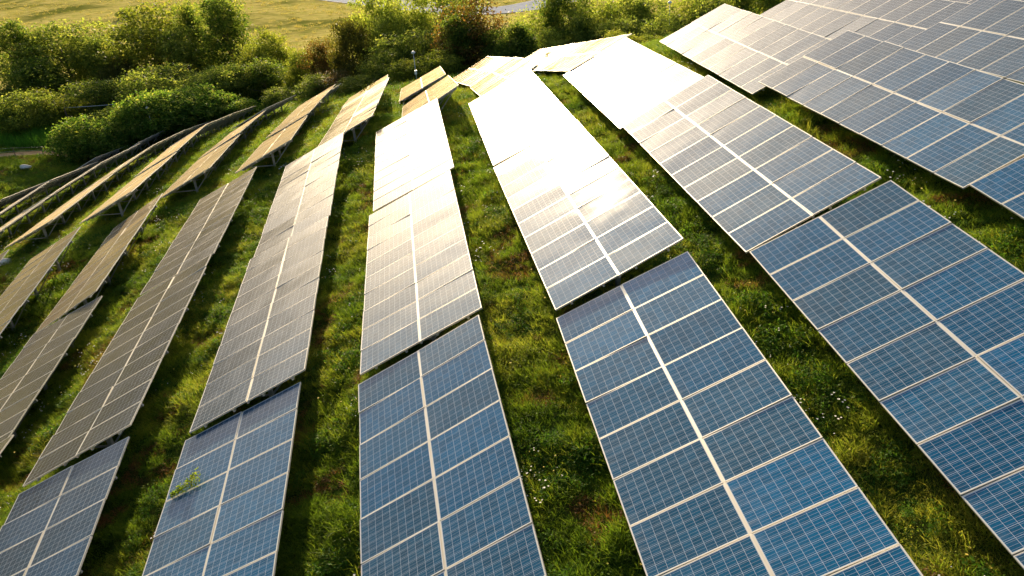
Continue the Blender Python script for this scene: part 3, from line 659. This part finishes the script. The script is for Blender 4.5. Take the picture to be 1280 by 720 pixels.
# road sign
r_ = bpy.data.objects.new('road_sign', None); link(r_); r_.location = (-4.2, 192, gz(-4.2, 192)); tag(r_, 'small turquoise sign on a post beyond the distant road', 'sign')
obj('post', MB().tube([(0,0,-.2),(0,0,1.6)], .07, 8).mesh('sign_post', [M_POLE], True), r_)
obj('sign_panel', MB().box((-.75,-.03,.6),(.75,-.09,1.9)).mesh('sign_panel', [mat_simple('turquoise_enamel', (.02,.38,.36), .4)]), r_)
# boulders
def rock(x, y, s, lb, seed, mat):
    r = np.random.default_rng(seed); import bmesh; bm = bmesh.new(); bmesh.ops.create_icosphere(bm, subdivisions=3, radius=1)
    for v in bm.verts:
        c = v.co; k = 1 + .14*math.sin(c.x*3.1+seed)+.12*math.sin(c.y*4.3+2*seed)*math.cos(c.z*3.7); v.co = Vector((c.x*s*1.35*k, c.y*s*.8*k, c.z*s*.62*k))
    me = bpy.data.meshes.new('boulder'); bm.to_mesh(me); bm.free(); me.materials.append(mat); o = obj('boulder', me); o.location = (x, y, gz(x, y)+s*.35); tag(o, lb, 'boulder')
M_ROCK = mat_simple('pale_limestone', (.62,.58,.52), .85, 0, .25, 5, .4)
rock(-47.6, 73.2, .42, 'pale boulder lying on the open grass left of the rows', 3, M_ROCK); rock(-28.6, 39.0, .34, 'white stone in the grass between the far left rows', 5, M_ROCK)
# wire fence along the dirt path
fr_ = bpy.data.objects.new('wire_fence', None); link(fr_); fr_.location = (-50, 76.3, gz(-50, 76.3)); tag(fr_, 'low wire fence on thin posts beside the orange dirt path', 'fence')
fp = [(x_, 76.0+.02*(x_+50)+max(0, x_+50)*.28) for x_ in np.arange(-62, -40, 2.4)]
for x_, y_ in fp:
    z_ = gz(x_, y_); obj('post', MB().tube([(x_+50, y_-76.3, z_-gz(-50,76.3)-.1), (x_+50, y_-76.3, z_-gz(-50,76.3)+1.1)], .035, 6).mesh('fence_post', [M_BARK]), fr_)
for hh in (.35, .7, 1.05):
    obj('wire', MB().tube([(x_+50, y_-76.3, gz(x_, y_)-gz(-50,76.3)+hh) for x_, y_ in fp], .006, 4).mesh('fence_wire', [M_POLE]), fr_)
# sprigs lying on panels
def sprig(tab, a, b, L_, ang, lb, mat, seed, n=70, leaf=.035):
    C0, u, w, n_v = TAB[tab]; r = np.random.default_rng(seed); o0 = C0 + w*a + u*b + n_v*.03; d = math.cos(ang)*w + math.sin(ang)*u; s_ = np.cross(n_v, d)
    root = bpy.data.objects.new('weed_sprig', None); link(root); root.location = o0; tag(root, lb, 'plant')
    obj('stem', MB().tube([Vector(d*L_*t + n_v*(.02+.05*math.sin(3*t)) + s_*.04*math.sin(5*t)) for t in (0,.25,.5,.75,1)], [.008,.007,.006,.004,.002], 5).mesh('sprig_stem', [M_BARK]), root)
    V = []; F = []
    for i in range(n):
        t = r.uniform(.05, 1.0); p = d*L_*t + s_*r.normal(0, L_*(.05+.09*t)) + n_v*r.uniform(.01, .04+.16*t); q = r.normal(size=3); q /= np.linalg.norm(q); c = np.cross(q, r.normal(size=3)); c /= np.linalg.norm(c)
        s = leaf*r.uniform(.6, 1.4); k = len(V); V += [p-q*s, p-c*s*.5, p+q*s, p+c*s*.5]; F.append((k,k+1,k+2,k+3))
    obj('leaves', mesh_np('sprig_leaves', np.array(V), F, [mat]), root)
sprig('A1', -1.5, 3.06, .80, R(8), 'green weed sprig lying on the grey array near the bottom left', G_YEL, 3, 420, .030)
sprig('A5', -.55, -.3, 1.3, R(15), 'dark twig lying across the far golden array left of centre', LEAF['olive'], 4, 60, .06)
sprig('D5', .1, -1.5, 1.0, R(60), 'dark twig on the far golden array right of centre', LEAF['olive'], 5, 50, .06)
